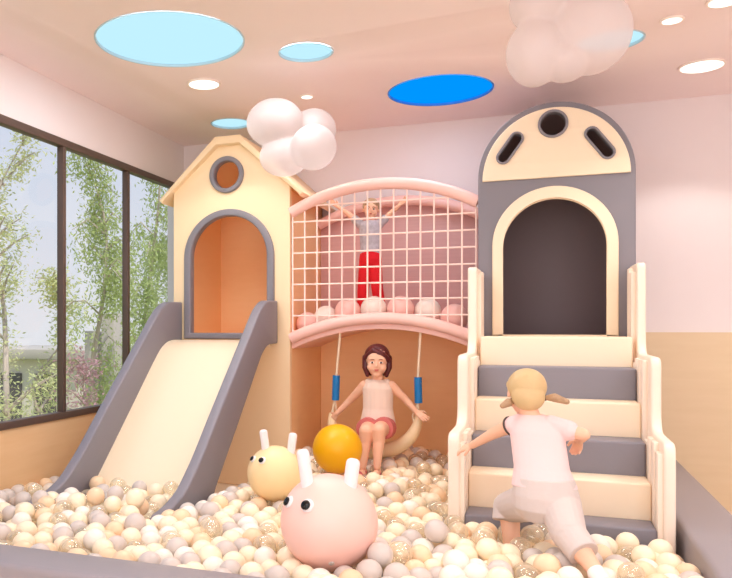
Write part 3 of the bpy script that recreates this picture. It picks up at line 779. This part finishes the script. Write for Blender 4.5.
tree(-5.15, 6.5, 2.9, .5, 2600, M['leafA'], 'yellow green shrub at the lower left of the window', 21, .035, .2, .05, 'shrub', 'shrub')
tree(-5.4, 8.7, 2.7, .5, 2200, M['leafC'], 'purple shrub in front of the garden pavilion', 23, .035, .2, .05, 'shrub', 'shrub')
pv = thing('garden_pavilion', 'low pale pavilion with dark openings out in the garden', 'pavilion', (-12, 17, GZ))
obj('wall', box(-13.6, -10.2, 15.5, 18.5, GZ, -.75), M['paviwall'], pv)
obj('roof', box(-13.9, -9.9, 15.2, 18.8, -.75, -.5, .03), M['paviroof'], pv)
for a in (15.9, 16.9, 17.8): obj('opening', box(-10.25, -10.17, a, a+.6, GZ+.05, -1.1), M['pavidark'], pv)
for a in (10.8, 11.8, 12.7): obj('opening', box(-a-.6, -a, 15.45, 15.53, GZ+.05, -1.1), M['pavidark'], pv)
for i, (x, y) in enumerate(((-6.95, 11.6), (-7.35, 11.7))):
    o = obj('garden_column', box(x-.13, x+.13, y-.13, y+.13, GZ, .25-.3*i, .02), M['paviroof']); tag(recentre(o), ('taller' if i == 0 else 'shorter')+' grey garden column behind the drooping tree', 'column')

# ------------------------------------------------------------------ the pit balls
rng = np.random.default_rng(11)
X0b, X1b, Y0b, Y1b = XL+.012, .558, 2.492, 6.06
boxes = [(-2.60, -1.74, 3.98, 5.26), (-2.60, -2.50, 3.36, 5.26), (-1.84, -1.74, 3.36, 5.26), (-.435, .56, 3.76, 6.1), (-3, -1.675, 5.22, 6.2), (-.405, .56, 5.18, 6.2)]
spheres = [(pcn, pr_), (ycn, yr_), (ybc, ybr), ((-.12, 3.5, -1.06), .075), ((.20, 3.02, -.96), .06), ((.18, 3.06, -.88), .05), ((-.13, 3.50, -.96), .08), ((-1.07, 4.74, -.945), .06), ((-.98, 4.74, -.945), .06), ((-1.088, 4.84, -.955), .06), ((-.996, 4.84, -.958), .06), ((-1.082, 4.91, -.955), .035), ((-.99, 4.91, -.955), .035)]
def inside_box(p, m=0):
    r = np.zeros(len(p), bool)
    for a, b_, c_, d_ in boxes: r |= (p[:, 0] > a-m) & (p[:, 0] < b_+m) & (p[:, 1] > c_-m) & (p[:, 1] < d_+m)
    return r
def floor_z(p):
    f_ = np.full(len(p), MAT_TOP+.001)
    on = (p[:, 0] > -2.52) & (p[:, 0] < -1.82) & (p[:, 1] > 3.42) & (p[:, 1] < 4.0)
    t = np.interp(p[:, 1], [3.42, 3.5, 3.7, 3.85, 3.99], [-1.10, -1.085, -1.07, -1.025, -.94])
    return np.where(on, t, f_)
N = 2600
P = np.empty((0, 3))
while len(P) < N:
    q = rng.uniform((X0b+.05, Y0b+.05, -1.1), (X1b-.05, Y1b-.05, -.92), (4000, 3)); q = q[~inside_box(q, .05)]
    P = np.vstack([P, q])
P = P[:N]; Rb = rng.uniform(.0445, .0505, N)
def constrain(P):
    P[:, 0] = np.clip(P[:, 0], X0b+Rb, X1b-Rb); P[:, 1] = np.clip(P[:, 1], Y0b+Rb, Y1b-Rb)
    for a, b_, c_, d_ in boxes:
        cx = np.clip(P[:, 0], a, b_); cy = np.clip(P[:, 1], c_, d_)
        dx, dy = P[:, 0]-cx, P[:, 1]-cy; dd = np.hypot(dx, dy); ins = dd < 1e-6
        pen = (Rb-dd); k = (pen > 0) & ~ins
        P[k, 0] += dx[k]/dd[k]*pen[k]; P[k, 1] += dy[k]/dd[k]*pen[k]
        if ins.any():
            di = np.stack([P[:, 0]-a, b_-P[:, 0], P[:, 1]-c_, d_-P[:, 1]], 1)
            di[:, 0] += 9*(a < X0b+.1); di[:, 1] += 9*(b_ > X1b-.1); di[:, 3] += 9*(d_ > Y1b-.1)
            w = di.argmin(1)
            for q, (ax, val) in enumerate(((0, a-Rb), (0, b_+Rb), (1, c_-Rb), (1, d_+Rb))):
                kk = ins & (w == q); P[kk, ax] = val[kk]
    for c_, r in spheres:
        v = P-np.array(c_); d_ = np.linalg.norm(v, axis=1); k = d_ < r+Rb
        P[k] = np.array(c_)+v[k]/d_[k, None]*(r+Rb[k])[:, None]
    P[:, 2] = np.maximum(P[:, 2], floor_z(P)+Rb)
    P[:, 0] = np.clip(P[:, 0], X0b+Rb, X1b-Rb); P[:, 1] = np.clip(P[:, 1], Y0b+Rb, Y1b-Rb)
    return P
def neigh(P):
    cell = np.floor(P[:, :2]/.14).astype(int); D = {}
    for i, (a, b_) in enumerate(map(tuple, cell)): D.setdefault((a, b_), []).append(i)
    I, Jn = [], []
    for (a, b_), l in D.items():
        l = np.array(l)
        for da, db in ((0, 0), (1, 0), (0, 1), (1, 1), (1, -1)):
            m_ = D.get((a+da, b_+db))
            if m_ is None: continue
            m_ = np.array(m_); ii, jj = np.meshgrid(l, m_, indexing='ij'); ii, jj = ii.ravel(), jj.ravel()
            if da == db == 0: k = ii < jj; ii, jj = ii[k], jj[k]
            k = np.linalg.norm(P[ii]-P[jj], axis=1) < .135; I.append(ii[k]); Jn.append(jj[k])
    return np.concatenate(I), np.concatenate(Jn)
for it in range(260):
    if it % 8 == 0: I, Jn = neigh(P)
    if it < 200: P[:, 2] -= .0035
    v = P[I]-P[Jn]; d_ = np.linalg.norm(v, axis=1)+1e-9; pen = Rb[I]+Rb[Jn]-d_; k = pen > 0
    mv = (v[k]/d_[k, None])*(pen[k]*.42)[:, None]
    np.add.at(P, I[k], mv); np.add.at(P, Jn[k], -mv)
    P = constrain(P)
lane = (P[:, 0] > -2.56) & (P[:, 0] < -1.78) & (P[:, 1] > 3.5)
drop = lane & (P[:, 2] > np.interp(P[:, 1], [3.5, 3.75, 3.95], [-.95, -.93, -.905]))
P, Rb = P[~drop], Rb[~drop]; N = len(P)
# visible share of each ball from the camera
th = math.atan(306/770); cs, sn = math.cos(th), math.sin(th)
Dp = -P[:, 0]*sn+P[:, 1]*cs; U = 237+770*(P[:, 0]*cs+P[:, 1]*sn)/Dp; V = 328-770*P[:, 2]/Dp; Rp = 770*Rb/Dp
objs = [o for o in sc.objects if o.type == 'MESH' and o.name.split('.')[0] not in ('ceiling', 'floor_mat', 'pane', 'crown', 'trunk')]
bv_v, bv_f = [], []
bpy.context.view_layer.update()
for o in objs:
    if len(o.data.vertices) > 30000 and not o.name.startswith(('capri', 'body')): continue
    k = len(bv_v); mw = o.matrix_world
    bv_v += [mw@v.co for v in o.data.vertices]; bv_f += [[k+i for i in p.vertices] for p in o.data.polygons]
bvh = BVHTree.FromPolygons(bv_v, bv_f); del bv_v, bv_f
buf = np.full((578, 732), -1, int)
for i in np.argsort(-Dp):
    r = Rp[i]; u0, v0 = U[i], V[i]
    a, b_ = max(0, int(u0-r)), min(731, int(u0+r)+1); c_, d2 = max(0, int(v0-r)), min(577, int(v0+r)+1)
    if a > b_ or c_ > d2: continue
    yy, xx = np.mgrid[c_:d2+1, a:b_+1]; m_ = (xx-u0)**2+(yy-v0)**2 <= r*r
    buf[c_:d2+1, a:b_+1][m_] = i
cnt = np.bincount(buf[buf >= 0], minlength=N).astype(float)
for i in np.nonzero(cnt)[0]:
    p = Vector(P[i]); d_ = p.length; free = 0
    for oz in (0, .7):
        q = p+Vector((0, 0, Rb[i]*oz)); h = bvh.ray_cast(Vector((0, 0, 0)), q.normalized(), q.length-Rb[i]*.5)
        free += h[0] is None
    cnt[i] *= free/2
keep = np.argsort(-cnt)[:300]; keepset = set(int(i) for i in keep if cnt[i] > 0)
kinds = rng.choice(['cream', 'white', 'grey', 'peach', 'clear'], N, p=[.34, .14, .20, .12, .20])
def zone(x, y):
    if x > -.42 and y < 3.8: return 'at the foot of the padded stairs'
    if x < -1.74 and y < 3.7: return 'in front of the slide'
    if x < -2.55: return 'left of the slide'
    if math.hypot(x-pcn[0], y-pcn[1]) < .42: return 'touching or next to the pink hopper'
    if math.hypot(x-ycn[0], y-ycn[1]) < .38: return 'around the pale yellow hopper'
    if x > -.62 and y < 4.9: return 'along the left stair railing'
    if y > 4.3: return 'below the swing and the bridge'
    if x < -1.1: return 'between the slide foot and the pink hopper'
    return 'between the pink hopper and the stairs'
meshes = {}
for k in ('cream', 'white', 'grey', 'peach', 'clear'):
    b = bmesh.new(); bmesh.ops.create_uvsphere(b, u_segments=28, v_segments=18, radius=1)
    me = bpy.data.meshes.new('pit_ball'); b.to_mesh(me); b.free(); finish_mesh(me, M['b'+k], 0); meshes[k] = me
order = ['cream', 'white', 'grey', 'peach', 'clear']
def unit_arrays(me):
    me.calc_loop_triangles()
    return np.array([v.co[:] for v in me.vertices]), [tuple(p.vertices) for p in me.polygons]
b = bmesh.new(); bmesh.ops.create_uvsphere(b, u_segments=20, v_segments=12, radius=1); ub = bpy.data.meshes.new('u'); b.to_mesh(ub); b.free()
uv_, uf = unit_arrays(ub); bpy.data.meshes.remove(ub)
VV, FF, MI = [], [], []
for i in range(N):
    if i in keepset:
        o = bpy.data.objects.new('pit_ball', meshes[kinds[i]]); COL.objects.link(o)
        o.location = P[i]; o.scale = (Rb[i],)*3
        zn = zone(P[i][0], P[i][1])
        tag(o, f'{kinds[i]} plastic pit ball {zn}', 'pit ball', f'{kinds[i]} pit balls {zn}')
    else:
        k = len(VV)*len(uv_); VV.append(uv_*Rb[i]+P[i]); FF += [tuple(k+q for q in f_) for f_ in uf]; MI += [order.index(kinds[i])]*len(uf)
me = bpy.data.meshes.new('pit_balls'); me.from_pydata(np.concatenate(VV).tolist(), [], FF)
for k in order: me.materials.append(M['b'+k])
me.polygons.foreach_set('material_index', MI); me.polygons.foreach_set('use_smooth', [True]*len(MI)); me.update()
mass = obj('pit_balls', me, None)
tag(mass, 'rest of the pastel plastic balls filling the pit farther back and below', 'pit balls'); mass['kind'] = 'stuff'

# ------------------------------------------------------------------ light
def lamp(kind, name, loc, energy, color, size=.1, **kw):
    l = bpy.data.lights.new(name, kind); l.energy = energy; l.color = color
    if kind == 'AREA': l.shape = 'DISK'; l.size = size
    else: l.shadow_soft_size = size
    for k, v in kw.items(): setattr(l, k, v)
    o = bpy.data.objects.new(name, l); COL.objects.link(o); o.location = loc
    return o
WARM = (1, .94, .87)
for x, y, r, l in DL:
    lamp('SPOT', 'downlight_and_fill_spot', (x, y, CEIL-.03), (26 if (x > .9) else 22*(r/.1)**.5), WARM, .04, spot_size=math.radians(110), spot_blend=.35)
for x, y in ((-2.4, 2.6), (-.6, 2.6), (1.0, 2.4), (-2.2, .8), (-.6, .8), (1.2, .8), (2.4, 2.6), (2.3, 4.6), (-.75, 3.9)):  # extra downlights added for fill; the last spot has no fitting
    disc_light(x, y, .09, M['down'], M['trimW'], 'added white downlight opposite the play set, for fill' if y < 2 else 'added white downlight above the front of the pit, for fill', 'downlight', 'downlight', 'added downlights out of view', .012, .008) if (x, y) != (-.75, 3.9) else None
    lamp('SPOT', 'downlight_and_fill_spot', (x, y, CEIL-.03), 13 if y < 4 else 22, WARM, .09, spot_size=math.radians(140), spot_blend=.8)
for x, y, r in ((-1.919, 3.825, .40), (-1.268, 4.265, .15), (-.641, 5.292, .33), (.9, 1.6, .4), (-1.3, .5, .4), (2., 3.4, .4), (.9, -.7, .3)):  # the last four are added fill sources at the unseen discs
    lamp('AREA', 'ceiling_and_fill_lamp', (x, y, CEIL-.001), (7 if y > 5 else 18)*r/.4, (.95, .96, 1), r*1.9)
dl = lamp('AREA', 'added_front_fill', (.1, YF-.2, .25), 84, (.97, .97, 1), 1); dl.data.shape = 'RECTANGLE'; dl.data.size = 5.2; dl.data.size_y = 2.1; dl.rotation_euler = (math.pi/2, 0, 0)  # added area light, frontal fill through the added window
sun = lamp('SUN', 'sun', (0, 0, 10), 4.0, (1, .94, .84), .02)
sun.rotation_euler = (math.radians(40), 0, math.radians(70)); sun.rotation_euler = Vector((-.40, .32, -.85)).to_track_quat('-Z', 'Y').to_euler(); sun.data.angle = .02
w = bpy.data.worlds.new('sky'); sc.world = w; w.use_nodes = True; nt = w.node_tree
bg = nt.nodes['Background']; tc = nt.nodes.new('ShaderNodeTexCoord'); sx = nt.nodes.new('ShaderNodeSeparateXYZ'); cr = nt.nodes.new('ShaderNodeValToRGB')
nt.links.new(tc.outputs['Generated'], sx.inputs[0]); nt.links.new(sx.outputs['Z'], cr.inputs[0])
cr.color_ramp.elements[0].position = 0; cr.color_ramp.elements[0].color = lin((232, 230, 232))
cr.color_ramp.elements[1].position = .6; cr.color_ramp.elements[1].color = lin((176, 198, 232))
nt.links.new(cr.outputs[0], bg.inputs[0]); bg.inputs[1].default_value = 1.12

# ------------------------------------------------------------------ camera
cam = bpy.data.cameras.new('camera'); co = bpy.data.objects.new('camera', cam); COL.objects.link(co); sc.camera = co
cam.sensor_fit = 'HORIZONTAL'; cam.sensor_width = 36; cam.lens = 770/732*36
co.location = (0, 0, 0); co.rotation_euler = (math.pi/2, 0, math.atan(306/770))
cam.shift_x = (366-237)/732; cam.shift_y = (328-289)/732; cam.clip_start = .05; cam.clip_end = 200

# lift the whole place so that the room floor is at z = 0
for o in sc.objects:
    if o.parent is None: o.location.z += EYE
sc.view_settings.view_transform = 'Standard'; sc.view_settings.look = 'None'; sc.view_settings.gamma = 1
sc.view_settings.use_curve_mapping = False; sc.view_settings.exposure = -.04
sc.cycles.max_bounces = 14; sc.cycles.diffuse_bounces = 10; sc.cycles.transparent_max_bounces = 16; sc.cycles.sample_clamp_indirect = 6; sc.cycles.caustics_reflective = False
